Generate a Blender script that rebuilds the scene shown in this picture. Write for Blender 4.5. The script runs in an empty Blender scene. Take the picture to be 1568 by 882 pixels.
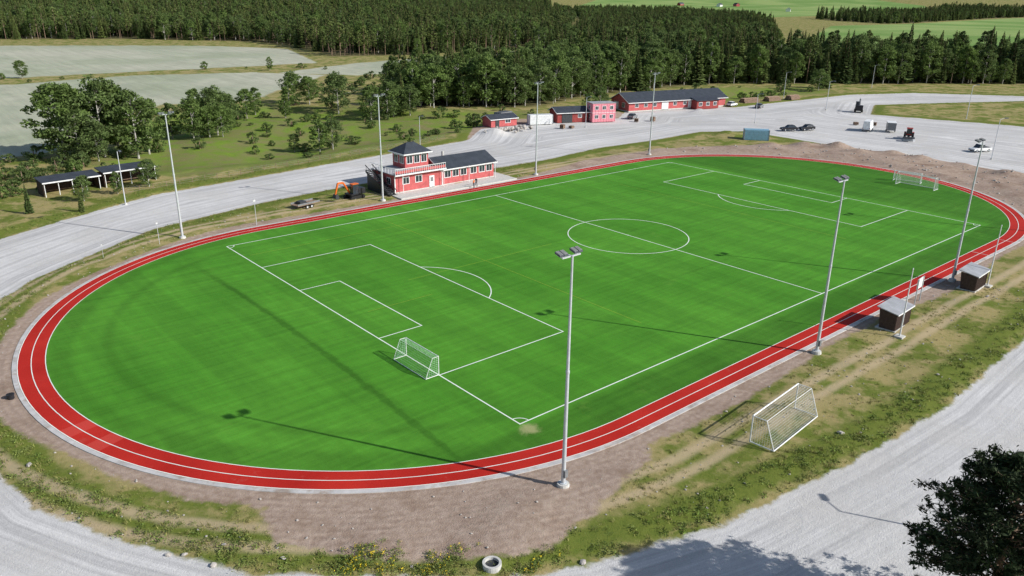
import bpy, math, random
import numpy as np
from mathutils import Matrix, Vector
rng=np.random.default_rng(7); random.seed(7)
sc=bpy.context.scene
COL=sc.collection
# ------------------------------------------------------------------ materials
class NB:
    def __init__(s,name):
        s.m=bpy.data.materials.new(name); s.m.use_nodes=True
        s.t=s.m.node_tree; s.b=s.t.nodes['Principled BSDF']; s.out=s.t.nodes['Material Output']
        s.b.inputs['Specular IOR Level'].default_value=0.2
    def n(s,typ,**k):
        x=s.t.nodes.new(typ)
        for a,v in k.items(): setattr(x,a,v)
        return x
    def put(s,inp,v):
        if isinstance(v,bpy.types.NodeSocket): s.t.links.new(v,inp)
        elif isinstance(v,(tuple,list)) and len(v)==3 and inp.type=='RGBA': inp.default_value=(*v,1)
        else: inp.default_value=v
    def pos(s): return s.n('ShaderNodeNewGeometry').outputs['Position']
    def obj(s): return s.n('ShaderNodeTexCoord').outputs['Object']
    def rnd(s): return s.n('ShaderNodeObjectInfo').outputs['Random']
    def isl(s): return s.n('ShaderNodeNewGeometry').outputs['Random Per Island']
    def attr(s,nm): return s.n('ShaderNodeAttribute',attribute_name=nm).outputs['Fac']
    def math(s,op,a,b=0.0,c=None):
        x=s.n('ShaderNodeMath',operation=op); s.put(x.inputs[0],a); s.put(x.inputs[1],b)
        if c is not None: s.put(x.inputs[2],c)
        return x.outputs[0]
    def scl(s,v,sc3):
        x=s.n('ShaderNodeVectorMath',operation='MULTIPLY'); s.put(x.inputs[0],v); x.inputs[1].default_value=sc3; return x.outputs[0]
    def sep(s,v):
        x=s.n('ShaderNodeSeparateXYZ'); s.put(x.inputs[0],v); return x.outputs
    def noise(s,scale,detail=4,vec=None,rough=.55,dist=0):
        x=s.n('ShaderNodeTexNoise'); s.put(x.inputs['Vector'],vec if vec is not None else s.pos())
        x.inputs['Scale'].default_value=scale; x.inputs['Detail'].default_value=detail; x.inputs['Roughness'].default_value=rough
        x.inputs['Distortion'].default_value=dist
        return x.outputs['Fac']
    def mr(s,v,a,b,c=0.,d=1.,smooth=False):
        x=s.n('ShaderNodeMapRange'); 
        if smooth: x.interpolation_type='SMOOTHSTEP'
        s.put(x.inputs[0],v)
        for i,q in enumerate((a,b,c,d)): x.inputs[i+1].default_value=q
        return x.outputs[0]
    def mix(s,f,a,b,blend='MIX'):
        x=s.n('ShaderNodeMix',data_type='RGBA',blend_type=blend); s.put(x.inputs[0],f); s.put(x.inputs[6],a); s.put(x.inputs[7],b)
        return x.outputs[2]
    def mulv(s,col,v):
        x=s.n('ShaderNodeVectorMath',operation='SCALE'); s.put(x.inputs[0],col); s.put(x.inputs['Scale'],v); return x.outputs[0]
    def mask(s,sd,nz,amp,soft):
        k=s.math('MULTIPLY_ADD',s.math('SUBTRACT',nz,.5),amp,sd)
        return s.mr(k,-soft,soft,0,1,True)
    def bump(s,h,st=.5,d=.05):
        x=s.n('ShaderNodeBump'); x.inputs['Strength'].default_value=st; x.inputs['Distance'].default_value=d
        s.put(x.inputs['Height'],h); s.put(s.b.inputs['Normal'],x.outputs[0])
    def fin(s,col,rough=.9,metal=0.,spec=None):
        s.put(s.b.inputs['Base Color'],col); s.b.inputs['Roughness'].default_value=rough; s.b.inputs['Metallic'].default_value=metal
        if spec is not None: s.b.inputs['Specular IOR Level'].default_value=spec
        return s.m
def simple(name,col,rough=.7,metal=0.,var=.18,sc_=3.,spec=.3):
    b=NB(name); nz=b.noise(sc_,4,b.obj()); c=b.mulv(b.mix(0.,col,col),b.mr(nz,.3,.7,1-var,1+var))
    return b.fin(c,rough,metal,spec)
M={}
M['white']=simple('white_paint',(.78,.79,.79),.45)
M['lineW']=simple('line_white',(.8,.85,.78),.8,var=.1,sc_=.7)
M['lineY']=simple('line_yellow',(.25,.36,.03),.8,var=.2)
M['galv']=simple('galvanised_steel',(.58,.61,.64),.45,.2,.1)
M['darkmetal']=simple('dark_metal',(.06,.065,.07),.5,.3)
M['concrete']=simple('concrete',(.55,.54,.51),.9,var=.15)
M['glass']=simple('window_glass',(.03,.04,.05),.08,0,.1,spec=.8)
M['rubber']=simple('rubber',(.02,.02,.02),.8)
M['orange']=simple('orange_paint',(.7,.15,.02),.4)
M['redp']=simple('red_paint',(.4,.04,.03),.4)
M['black']=simple('black_paint',(.025,.025,.03),.4)
M['greyp']=simple('grey_paint',(.2,.21,.22),.4)
M['bluep']=simple('blue_container_paint',(.25,.45,.58),.5)
M['pinkp']=simple('pink_panel',(.72,.27,.32),.6)
M['lamp']=simple('lamp_lens',(.5,.55,.6),.2)
M['skin']=simple('skin',(.5,.3,.22),.6)
M['vest']=simple('orange_vest',(.8,.2,.03),.7)
M['cloth']=simple('dark_cloth',(.03,.035,.05),.9)
M['net']=simple('net_cord',(.62,.65,.62),.8)
M['netg']=simple('net_cord_green',(.35,.55,.4),.8)
M['lampblk']=simple('lamp_housing',(.09,.1,.12),.5)
M['dugw']=simple('stained_timber',(.07,.045,.038),.85,var=.3)
def clad(name,col):
    b=NB(name); p=b.sep(b.obj()); w=b.math('FRACT',b.math('MULTIPLY',p[2],6.5)); 
    k=b.mr(w,0,.12,.6,1); nz=b.noise(1.5,4,b.obj())
    return b.fin(b.mulv(b.mix(0.,col,col),b.math('MULTIPLY',k,b.mr(nz,.3,.7,.82,1.18))),.75)
M['redwall']=clad('red_cladding',(.5,.12,.12))
M['redwall2']=clad('dark_red_cladding',(.3,.06,.055))
def roofm(name,col):
    b=NB(name); p=b.sep(b.obj()); w=b.math('FRACT',b.math('MULTIPLY',p[0],2.5)); k=b.mr(w,0,.15,.6,1); nz=b.noise(.8,5,b.obj())
    return b.fin(b.mulv(b.mix(0.,col,col),b.math('MULTIPLY',k,b.mr(nz,.3,.7,.8,1.2))),.6)
M['roof']=roofm('dark_roof',(.05,.058,.072))
M['roofg']=roofm('grey_roof',(.36,.37,.39))
def leafm(name,c1,c2,c3,trans=.25):
    b=NB(name); isl=b.isl(); r=b.rnd(); nz=b.noise(.55,2,b.obj())
    c=b.mix(isl,c1,c2); c=b.mix(b.mr(r,0,1,0,.8),c,c3); c=b.mulv(c,b.mr(nz,.35,.65,.6,1.35))
    b.fin(c,.75)
    if trans>0:
        tr=b.n('ShaderNodeBsdfTranslucent'); b.put(tr.inputs[0],c)
        mx=b.n('ShaderNodeMixShader'); mx.inputs[0].default_value=trans
        b.t.links.new(b.b.outputs[0],mx.inputs[1]); b.t.links.new(tr.outputs[0],mx.inputs[2]); b.t.links.new(mx.outputs[0],b.out.inputs[0])
    return b.m
M['leaf']=leafm('birch_leaves',(.12,.195,.045),(.2,.28,.08),(.13,.18,.065),.35)
M['spruce']=leafm('spruce_needles',(.045,.075,.022),(.095,.14,.04),(.17,.21,.06),0.)
M['pine']=leafm('pine_needles',(.02,.035,.012),(.045,.065,.022),(.03,.05,.02),0.)
M['bark']=simple('bark',(.26,.18,.13),.95,var=.4)
M['birchbark']=simple('birch_bark',(.45,.43,.39),.9,var=.5,sc_=5)
M['blade']=leafm('grass_blades',(.15,.2,.035),(.27,.28,.08),(.33,.28,.12),0.)
M['weed']=leafm('weed_leaves',(.11,.185,.03),(.19,.27,.055),(.22,.24,.08),0.)
M['yellow']=simple('dandelion_petals',(.8,.6,.02),.7)
M['stone']=simple('stone',(.42,.39,.36),.9,var=.3)
# ------------------------------------------------------------------ helpers
def mesh_from(name,v,f,mats,mi=None,smooth=False):
    me=bpy.data.meshes.new(name); me.from_pydata([tuple(map(float,a)) for a in v],[],f)
    for m in mats: me.materials.append(m)
    if mi is not None: me.polygons.foreach_set('material_index',mi)
    if smooth: me.polygons.foreach_set('use_smooth',[True]*len(me.polygons))
    me.update(); return me
def link(o): COL.objects.link(o); return o
class G:
    def __init__(s,name,loc=(0,0,0),rz=0.): s.name=name; s.loc=loc; s.rz=rz; s.p={}
    def add(s,part,mat,v,f):
        q=s.p.setdefault((part,mat),([],[])); k=len(q[0]); q[0].extend(v); q[1].extend([tuple(i+k for i in a) for a in f])
    def box(s,part,mat,c,d,rz=0.,taper=1.):
        v=[]
        for z in (-.5,.5):
            t=taper if z>0 else 1
            for x,y in ((-.5,-.5),(.5,-.5),(.5,.5),(-.5,.5)):
                X=x*d[0]*t;Y=y*d[1]*t
                v.append((c[0]+X*math.cos(rz)-Y*math.sin(rz),c[1]+X*math.sin(rz)+Y*math.cos(rz),c[2]+z*d[2]))
        s.add(part,mat,v,[(0,3,2,1),(4,5,6,7),(0,1,5,4),(1,2,6,5),(2,3,7,6),(3,0,4,7)])
    def cyl(s,part,mat,a,b,r0,r1=None,n=10):
        r1=r0 if r1 is None else r1; a=Vector(a);b=Vector(b); d=(b-a).normalized()
        u=d.orthogonal().normalized(); w=d.cross(u); v=[]
        for p,r in ((a,r0),(b,r1)):
            for i in range(n):
                t=2*math.pi*i/n; v.append(tuple(p+u*(r*math.cos(t))+w*(r*math.sin(t))))
        s.add(part,mat,v,[(i,(i+1)%n,n+(i+1)%n,n+i) for i in range(n)]+[tuple(range(n))[::-1],tuple(range(n,2*n))])
    def prism(s,part,mat,prof,y0,y1,axis='y',inset=0):
        n=len(prof); v=[]
        for y in (y0,y1):
            for a,z in prof: v.append((a,y,z) if axis=='y' else (y,a,z))
        s.add(part,mat,v,[(i,(i+1)%n,n+(i+1)%n,n+i) for i in range(n)]+[tuple(range(n))[::-1],tuple(range(n,2*n))])
    def slab(s,part,mat,quad,th):
        v=list(quad)+[(a,b,c-th) for a,b,c in quad]
        s.add(part,mat,v,[(0,1,2,3),(7,6,5,4),(0,4,5,1),(1,5,6,2),(2,6,7,3),(3,7,4,0)])
    def done(s):
        e=bpy.data.objects.new(s.name,None); e.location=s.loc; e.rotation_euler=(0,0,s.rz); e.empty_display_size=.5; link(e)
        for (part,mat),(v,f) in s.p.items():
            me=mesh_from(part,v,f,[M[mat]]); o=bpy.data.objects.new(part,me); o.parent=e; link(o)
        return e
def dup(e,loc,rz=0.,scale=1.):
    n=bpy.data.objects.new(e.name.split('.')[0],None); n.location=loc; n.rotation_euler=(0,0,rz); n.scale=(scale,)*3; link(n)
    for c in e.children:
        o=bpy.data.objects.new(c.name.split('.')[0],c.data); o.parent=n; link(o)
    return n
def sdf(P,poly):
    x,y=P[:,0],P[:,1]; n=len(poly); d=np.full(len(P),1e18); ins=np.zeros(len(P),bool)
    for i in range(n):
        ax,ay=poly[i]; bx,by=poly[(i+1)%n]; ex,ey=bx-ax,by-ay
        t=np.clip(((x-ax)*ex+(y-ay)*ey)/(ex*ex+ey*ey+1e-12),0,1)
        d=np.minimum(d,(x-ax-t*ex)**2+(y-ay-t*ey)**2)
        if ay!=by:
            c=((ay>y)!=(by>y))&(x<ex*(y-ay)/ey+ax); ins^=c
    d=np.sqrt(d); return np.where(ins,d,-d)
def sm(x,a,b):
    t=np.clip((x-a)/(b-a),0,1); return t*t*(3-2*t)
def vn(x,y,s,k=0.):
    return (np.sin(x/s+1.7*np.sin(y/s*.7+k)+k)+np.sin(y/s*1.13+1.3*np.sin(x/s*.83+2*k)+1+k))*.5
# ------------------------------------------------------------------ geometry of the place
CX,CY,HS,RI,RO=50.,31.85,42.2,36.55,39.05
gravel_back=[(-29,60),(-24,66),(-19,70),(-5,80),(14,85),(30,87),(45,87.5),(62,83),(79,83),(100,86),(118,85),(140,86),(151,79),(150,54),(152,33),(150,9),(142,-10),(260,-20),(340,30),(312,62),(286,93),(258,105),(190,110),(186,117),(152,124),(140,116),(120,124),(95,125),(81,113),(50,109),(23,105),(2,102),(-14,94),(-24,88),(-40,78),(-60,60)]
gravel_front=[(-29,60),(-33,45),(-36,30),(-35,18),(-34,13),(-30,5),(-25,-3),(-18,-9),(-13,-13.5),(-8,-16),(2,-19),(17,-21),(32,-22),(55,-21),(90,-19),(150,-12),(150,-26),(90,-33),(55,-36),(30,-38),(0,-38),(-20,-36),(-45,-15),(-55,10),(-60,60)]
island=[(237,85),(293,58),(330,34),(300,20),(240,22),(225,34),(212,74)]
dirt_front=[(-22,3),(-22.5,-1.5),(-18,-7.5),(-13,-11.6),(-9,-13.2),(-4,-12.5),(0,-11.5),(5,-10.3),(8,-7),(-8,-4),(-18,4)]
dirt_right=[(62,72),(90,77),(111,75),(131,66),(149,56),(153,34),(150,5),(130,-6),(110,-4),(128,30),(110,60),(90,69)]
dirt_yard=[(80,112),(96,130),(118,130),(136,124),(150,126),(150,116),(120,115)]
fieldA=[(-200,148),(-14,153),(-3,156),(20,200),(42,222),(69,216),(105,255),(131,280),(109,308),(62,322),(12,310),(-200,300)]
fieldB=[(-200,335),(15,336),(65,338),(114,337),(157,339),(193,450),(160,497),(119,520),(52,556),(-200,590)]
fieldC=[(142,272),(118,300),(170,326),(250,346),(310,362),(340,330),(270,300),(200,270)]
meadow=[(-5,118),(30,112),(75,118),(110,128),(130,138),(100,165),(70,200),(40,205),(22,185),(4,150)]
meadow2=[(160,127),(190,121),(262,112),(270,128),(235,150),(200,156),(160,150)]
bf1=[(470,225),(500,120),(560,60),(800,60),(1000,120),(2400,480),(1903,620),(1176,510),(949,490),(660,350),(560,290)]
bf2=[(1141,1161),(1250,1020),(1190,760),(1654,780),(2500,1000),(3300,1900),(2500,2300),(1700,1700)]
bfb=[(950,1000),(1141,1161),(1500,1500),(1300,1600),(1000,1250)]
forest=[(-900,640),(61,624),(136,585),(203,525),(203,440),(183,374),(230,360),(316,376),(439,446),(900,900),(1141,1200),(1500,1750),(2500,4000),(-900,4000)]
massM=[(100,172),(120,158),(137,147),(168,158),(199,160),(245,158),(280,134),(317,109),(359,80),(400,52),(425,75),(385,125),(345,175),(320,215),(262,262),(200,215),(150,205),(118,215)]
mass2=[(300,262),(335,225),(420,240),(500,285),(600,350),(800,480),(900,560),(1080,690),(1250,1000),(1120,1130),(900,880),(445,440),(330,372),(345,310)]
mass3=[(700,95),(760,130),(720,190),(640,170),(650,110)]
mass4=[(1176,520),(1903,640),(2300,560),(2500,700),(2400,950),(1700,760),(1250,690)]
def ovalD(P):
    x=np.maximum(np.abs(P[:,0]-CX)-HS,0); return np.hypot(x,P[:,1]-CY)-RO
cam0=np.array((-38.78,-43.73))
mounds=[(147,50,3,1.1),(144,44,2.5,.8),(150,38,3,.9),(147,30,2.2,.7),(143,57,2.6,.9),(136,62,3,.6),(149,22,2.4,.6),(146,12,3,.8),(92,116,3.5,1.4),(172,110,2.5,1.),(141,78,3,.9)]
def fields(P):
    a={}
    a['oval']=ovalD(P)
    a['gravel']=np.minimum(np.maximum(sdf(P,gravel_back),sdf(P,gravel_front)),-sdf(P,island))
    band=2.0+.8*vn(P[:,0],P[:,1],7.)-a['oval']
    a['dirt']=np.maximum.reduce([band,sdf(P,dirt_front),sdf(P,dirt_right),sdf(P,dirt_yard)])
    a['field']=np.maximum.reduce([sdf(P,fieldA),sdf(P,fieldB),sdf(P,fieldC)])
    a['meadow']=np.maximum(sdf(P,meadow),sdf(P,meadow2))
    a['bfield']=np.maximum(sdf(P,bf1),sdf(P,bf2)); a['brown']=sdf(P,bfb)
    a['forest']=sdf(P,forest); a['mass']=np.maximum.reduce([sdf(P,massM),sdf(P,mass2),sdf(P,mass3),sdf(P,mass4)])
    return a
def height(P,a):
    x,y=P[:,0],P[:,1]; d=np.hypot(x-cam0[0],y-cam0[1])
    off=sm(a['oval'],1.5,5); ng=sm(-a['gravel'],0,2.)
    h=off*ng*(.12*vn(x,y,1.9)+.12*vn(x,y,4.7,2.)+.1)
    h=h-off*(1-ng)*.12
    h=h+off*sm(a['meadow'],0,15)*(-1.2+.8*vn(x,y,9.))
    h=h+sm(sdf(P,dirt_right),0,6)*off*(.35*vn(x,y,5.)+.25)
    for mx,my,r,hh in mounds: h=h+hh*np.exp(-((x-mx)**2+(y-my)**2)/(r*r)*1.2)*(1+.25*vn(x,y,1.1))*off
    h=h+70*sm(a['forest'],0,1100)+off*3*vn(x,y,160.)*sm(d,400,800)
    h=h+130*sm(d,2200,5000)*(1+.3*vn(x,y,700.))
    return h
def Hat(pts):
    P=np.array([(p[0],p[1]) for p in pts],float); return height(P,fields(P))
def axis(dense,glo,ghi,g=1.12):
    r=[]
    for a,b,st in dense: r+=list(np.arange(a,b,st))
    r.append(dense[-1][1]); s=dense[-1][2]; v=r[-1]
    while v<ghi: s*=g; v+=s; r.append(v)
    s=dense[0][2]; v=r[0]; l=[]
    while v>glo: s*=g*1.1; v-=s; l.append(v)
    return np.array(l[::-1]+r)
xs=axis([(-60,160,1.),(160,420,2.5)],-2500,9000); ys=axis([(-50,125,1.),(125,380,2.5)],-1500,9000)
XX,YY=np.meshgrid(xs,ys); P=np.stack([XX.ravel(),YY.ravel()],1); A=fields(P); H=height(P,A)
nx,ny=len(xs),len(ys)
idx=np.arange(nx*ny).reshape(ny,nx)
fc=np.stack([idx[:-1,:-1].ravel(),idx[:-1,1:].ravel(),idx[1:,1:].ravel(),idx[1:,:-1].ravel()],1)
me=bpy.data.meshes.new('ground'); me.from_pydata(np.column_stack([P,H]).tolist(),[],fc.tolist())
me.polygons.foreach_set('use_smooth',[True]*len(me.polygons))
for k,v in A.items():
    at=me.attributes.new(k,'FLOAT','POINT'); at.data.foreach_set('value',np.clip(v,-500,500).astype(np.float32))
g=NB('ground_surface')
n_big=g.noise(.02,4); n_mid=g.noise(.18,5,rough=.65); n_fine=g.noise(1.6,6,rough=.7); n_vf=g.noise(9,4,rough=.7); n_edge=g.noise(.5,6,rough=.7)
dry=g.mix(n_fine,(.19,.18,.055),(.48,.38,.19)); grn=g.mix(n_fine,(.075,.115,.018),(.2,.23,.045))
grv=g.attr('gravel'); ov=g.attr('oval')
lush=g.mask(g.math('ADD',g.math('MULTIPLY',g.math('ABSOLUTE',g.math('ADD',grv,2.2)),-1),1.7),n_edge,3.5,.8)
gm=g.mr(g.math('ADD',g.math('MULTIPLY',n_mid,.65),g.math('MULTIPLY',n_edge,.35)),.45,.57,0,1,True)
col=g.mix(g.math('MAXIMUM',lush,gm),dry,grn)
tr1=g.mask(g.math('SUBTRACT',.5,g.math('ABSOLUTE',g.math('SUBTRACT',ov,4.6))),n_edge,.9,.35)
tr2=g.mask(g.math('SUBTRACT',.45,g.math('ABSOLUTE',g.math('SUBTRACT',ov,6.5))),n_edge,.9,.35)
col=g.mix(g.math('MULTIPLY',g.math('MAXIMUM',tr1,tr2),.8),col,(.48,.38,.24))
mead=g.mix(g.mr(n_mid,.38,.62),g.mix(n_edge,(.10,.18,.02),(.22,.31,.045)),g.mix(n_edge,(.27,.22,.11),(.14,.17,.045)))
col=g.mix(g.mask(g.attr('meadow'),n_mid,20,3),col,mead)
p=g.pos()
rows=g.noise(1,3,g.scl(p,(.35,.02,.1)),.7)
fcol=g.mix(g.mr(g.noise(.012,4),.4,.6),(.35,.38,.27),(.46,.46,.36)); fcol=g.mulv(fcol,g.mr(rows,.3,.7,.86,1.12))
col=g.mix(g.mask(g.attr('field'),n_mid,5,1.),col,fcol)
bcol=g.mix(g.mr(g.noise(.006,3),.4,.6),(.16,.27,.07),(.27,.36,.12))
col=g.mix(g.mask(g.attr('bfield'),n_mid,5,2),col,bcol)
col=g.mix(g.mask(g.attr('brown'),n_mid,5,2),col,(.42,.27,.18))
far=g.mr(g.math('MAXIMUM',g.attr('forest'),g.attr('mass')),-2,4)
col=g.mix(far,col,g.mix(n_edge,(.08,.095,.03),(.2,.16,.085)))
dcol=g.mix(g.mr(n_fine,.3,.7),(.30,.215,.165),(.47,.37,.30)); dcol=g.mix(g.mr(n_mid,.5,.7),dcol,(.25,.17,.125))
lug=g.math('MULTIPLY',g.math('SINE',g.math('MULTIPLY',ov,9.)),g.mr(n_edge,.4,.6)); dcol=g.mulv(dcol,g.mr(lug,-1,1,.88,1.08))
col=g.mix(g.mask(g.attr('dirt'),n_edge,2.4,.3),col,dcol)
comb=g.n('ShaderNodeCombineXYZ'); g.put(comb.inputs[0],g.math('MULTIPLY',grv,.8)); g.put(comb.inputs[1],g.math('MULTIPLY',n_big,1.5))
st=g.noise(1.,5,comb.outputs[0],.7); st2=g.noise(.12,5)
gcol=g.mix(g.mr(st,.38,.62),(.44,.435,.43),(.70,.69,.675)); gcol=g.mix(g.mr(st2,.42,.68,0,.75),gcol,(.55,.53,.51))
blot=g.noise(.035,6,rough=.7); gcol=g.mulv(gcol,g.mr(blot,.35,.65,.9,1.08))
gcol=g.mulv(gcol,g.mr(g.math('ADD',g.math('MULTIPLY',n_vf,.6),g.math('MULTIPLY',n_fine,.4)),.3,.7,.84,1.12))
col=g.mix(g.mask(grv,n_edge,1.8,.25),col,gcol)
g.bump(g.math('ADD',n_fine,n_vf),.5,.12)
me.materials.append(g.fin(col,.95,spec=.1)); link(bpy.data.objects.new('ground',me))
# ------------------------------------------------------------------ track, turf, lines
def stad(R,n=72):
    pts=[]
    for i in range(n+1):
        t=-math.pi/2+math.pi*i/n; pts.append((CX+HS+R*math.cos(t),CY+R*math.sin(t)))
    for i in range(n+1):
        t=math.pi/2+math.pi*i/n; pts.append((CX-HS+R*math.cos(t),CY+R*math.sin(t)))
    return pts
def ring(r0,r1,z,n=72):
    a=stad(r0,n);b=stad(r1,n);k=len(a)
    v=[(x,y,z) for x,y in a]+[(x,y,z) for x,y in b]
    return v,[(i,k+i,k+(i+1)%k,(i+1)%k) for i in range(k)]
v,f=ring(RO,RO+.4,.06); k=len(stad(1))
v3=[(x,y,.06) for x,y in stad(RO+.4)]+[(x,y,-.1) for x,y in stad(RO+.42)]
K=len(v); v+=v3; f+=[(K+i,K+k+i,K+k+(i+1)%k,K+(i+1)%k) for i in range(k)]
kb=NB('kerb_concrete'); kc=kb.fin(kb.mulv(kb.mix(kb.mr(kb.noise(.35,6,rough=.75),.5,.65),(.55,.54,.53),(.4,.33,.28)),kb.mr(kb.noise(.9,5),.3,.7,.75,1.1)),.9)
link(bpy.data.objects.new('track_kerb',mesh_from('track_kerb',v,f,[kc])))
t=NB('track_rubber'); nz=t.noise(.15,5); nf=t.noise(14,3)
sx=t.sep(t.pos())
c=t.mix(t.mr(nz,.3,.7),(.38,.015,.010),(.52,.028,.018)); c=t.mulv(c,t.mr(nf,.3,.7,.88,1.12))
at=t.math('ARCTAN2',t.math('SUBTRACT',sx[1],CY),t.math('SUBTRACT',sx[0],CX-HS))
pz=t.math('COMPARE',at,-2.90,.022); pz2=t.math('COMPARE',at,-2.80,.022)
c=t.mix(t.math('MULTIPLY',t.math('MAXIMUM',pz,pz2),.22),c,(.75,.15,.12))
dust=t.noise(.5,6,rough=.75); c=t.mix(t.mr(dust,.6,.8,0,.35),c,(.5,.22,.18))
v,f=ring(RI-.15,RO+.003,.045); link(bpy.data.objects.new('running_track',mesh_from('running_track',v,f,[t.fin(c,.8,spec=.15)])))
tf=NB('artificial_turf'); p=tf.pos(); s=tf.sep(p)
n1=tf.noise(.05,4); n2=tf.noise(.6,6,rough=.7); n3=tf.noise(1.,4,tf.scl(p,(.06,1.4,1)),.65); n4=tf.noise(1.,4,tf.scl(p,(1.1,.05,1)),.65); n5=tf.noise(12,3,rough=.8)
c=tf.mix(tf.mr(n1,.3,.7),(.058,.215,.017),(.092,.285,.028))
band=tf.mr(tf.math('PINGPONG',tf.math('DIVIDE',s[0],3.7),1.),.42,.58,.95,1.05)
c=tf.mulv(c,band); c=tf.mulv(c,tf.mr(n3,.3,.7,.86,1.14)); c=tf.mulv(c,tf.mr(n4,.3,.7,.92,1.08)); c=tf.mulv(c,tf.mr(n2,.25,.75,.88,1.12)); c=tf.mulv(c,tf.mr(n5,.3,.7,.88,1.12))
x0=tf.math('ADD',s[0],tf.math('MULTIPLY',tf.math('SINE',tf.math('MULTIPLY',s[1],.045)),-1.2))
seam=tf.mask(tf.math('SUBTRACT',.35,tf.math('ABSOLUTE',tf.math('ADD',x0,7.2))),n2,1.6,.25)
seam=tf.math('MULTIPLY',seam,tf.mr(s[1],48,60,.85,0))
rr=tf.math('SQRT',tf.math('ADD',tf.math('POWER',tf.math('SUBTRACT',s[0],CX-HS),2.),tf.math('POWER',tf.math('SUBTRACT',s[1],CY),2.)))
inb=tf.mr(s[0],-2,4,1,0)
arc=tf.math('MULTIPLY',tf.mask(tf.math('SUBTRACT',.5,tf.math('ABSOLUTE',tf.math('SUBTRACT',rr,31.))),n2,2.,.5),inb)
arc2=tf.math('MULTIPLY',tf.mask(tf.math('SUBTRACT',1.,tf.math('ABSOLUTE',tf.math('SUBTRACT',rr,35.3))),n1,3.,.6),inb)
side=tf.mr(s[1],-1.2,-.2,.8,0); side2=tf.mr(s[0],100,104,0,.7)
dk=tf.math('MAXIMUM',tf.math('MAXIMUM',seam,tf.math('MULTIPLY',arc,.45)),tf.math('MAXIMUM',tf.math('MULTIPLY',arc2,.5),tf.math('MAXIMUM',side,side2)))
c=tf.mulv(c,tf.mr(dk,0,1,1.,.6))
wear=tf.noise(.22,6,rough=.75); c=tf.mix(tf.mr(wear,.6,.8,0,.35),c,(.2,.36,.06))
cd_=tf.math('SQRT',tf.math('ADD',tf.math('POWER',s[0],2.),tf.math('POWER',tf.math('ADD',s[1],1.2),2.)))
c=tf.mix(tf.math('MULTIPLY',tf.mask(tf.math('SUBTRACT',.7,cd_),n2,2.5,.5),.7),c,(.42,.4,.2))
tf.bump(tf.noise(30,2),.4,.02)
pts=stad(RI); link(bpy.data.objects.new('football_pitch_turf',mesh_from('football_pitch_turf',[(x,y,.055) for x,y in pts],[tuple(range(len(pts)))],[tf.fin(c,.9,spec=.12)])))
L,W=99.4,63.9; mY=W/2
def strips(segs,w,z):
    v=[];f=[]
    for (x0,y0),(x1,y1) in segs:
        dx,dy=x1-x0,y1-y0; l=math.hypot(dx,dy); ux,uy=dx/l,dy/l; px,py=-uy*w/2,ux*w/2; k=len(v)
        v+=[(x0-px,y0-py,z),(x1-px,y1-py,z),(x1+px,y1+py,z),(x0+px,y0+py,z)]; f.append((k,k+1,k+2,k+3))
    return v,f
w=.13; h=w/2
def rect(x0,y0,x1,y1):
    return [((x0-h,y0),(x1+h,y0)),((x0-h,y1),(x1+h,y1)),((x0,y0+h),(x0,y1-h)),((x1,y0+h),(x1,y1-h))]
seg=rect(0,0,L,W)+[((L/2,h),(L/2,W-h))]
def box_end(d,hw,x0,sgn):
    a=x0+sgn*h; b=x0+sgn*d; return [((a,mY-hw),(b,mY-hw)),((a,mY+hw),(b,mY+hw)),((b,mY-hw-h),(b,mY+hw+h))]
for x0,sg in ((0,1),(L,-1)):
    b=box_end(16.5,20.16,x0,sg); c_=box_end(5.5,9.16,x0,sg)
    for q in (b,c_):
        q[0]=(q[0][0],(q[0][1][0]-sg*h,q[0][1][1])); q[1]=(q[1][0],(q[1][1][0]-sg*h,q[1][1][1])); seg+=q
v,f=strips(seg,w,.0605)
def arc(cx,cy,R,a0,a1,n,w,z,v,f):
    for i in range(n):
        t0=a0+(a1-a0)*i/n;t1=a0+(a1-a0)*(i+1)/n;k=len(v)
        v+=[(cx+r*math.cos(t),cy+r*math.sin(t),z) for t,r in ((t0,R-w/2),(t1,R-w/2),(t1,R+w/2),(t0,R+w/2))]; f.append((k,k+1,k+2,k+3))
arc(L/2,mY,9.15,0,2*math.pi,64,w,.0645,v,f)
a=math.acos(5.5/9.15); arc(11,mY,9.15,-a,a,24,w,.0645,v,f); arc(L-11,mY,9.15,math.pi-a,math.pi+a,24,w,.0645,v,f)
for cx,cy,a0 in ((0,0,0),(0,W,-math.pi/2),(L,0,math.pi/2),(L,W,math.pi)): arc(cx,cy,1.,a0,a0+math.pi/2,8,w*.7,.0645,v,f)
arc(L/2,mY,.1,0,2*math.pi,8,.12,.069,v,f)
link(bpy.data.objects.new('pitch_markings',mesh_from('pitch_markings',v,f,[M['lineW']])))
ys_=[((25,8),(25,62)),((1,58),(48.5,58)),((12.5,36),(37.5,36)),((3,30),(12,30)),((74.5,10),(74.5,56))]
v,f=strips(ys_,.07,.0585); link(bpy.data.objects.new('youth_pitch_markings',mesh_from('youth_pitch_markings',v,f,[M['lineY']])))
v=[];f=[]
for R in (RI+.05,RI+1.27,RO-.06):
    a_,b_=ring(R-.04,R+.04,.06); k=len(v); v+=a_; f+=[tuple(i+k for i in q) for q in b_]
v2,f2=strips([((93+i,CY-RO+.1),(93+i,CY-RI-.1)) for i in (0,-10)],.08,.0645); k=len(v); v+=v2; f+=[tuple(i+k for i in q) for q in f2]
link(bpy.data.objects.new('track_lane_lines',mesh_from('track_lane_lines',v,f,[M['lineW']])))
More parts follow.
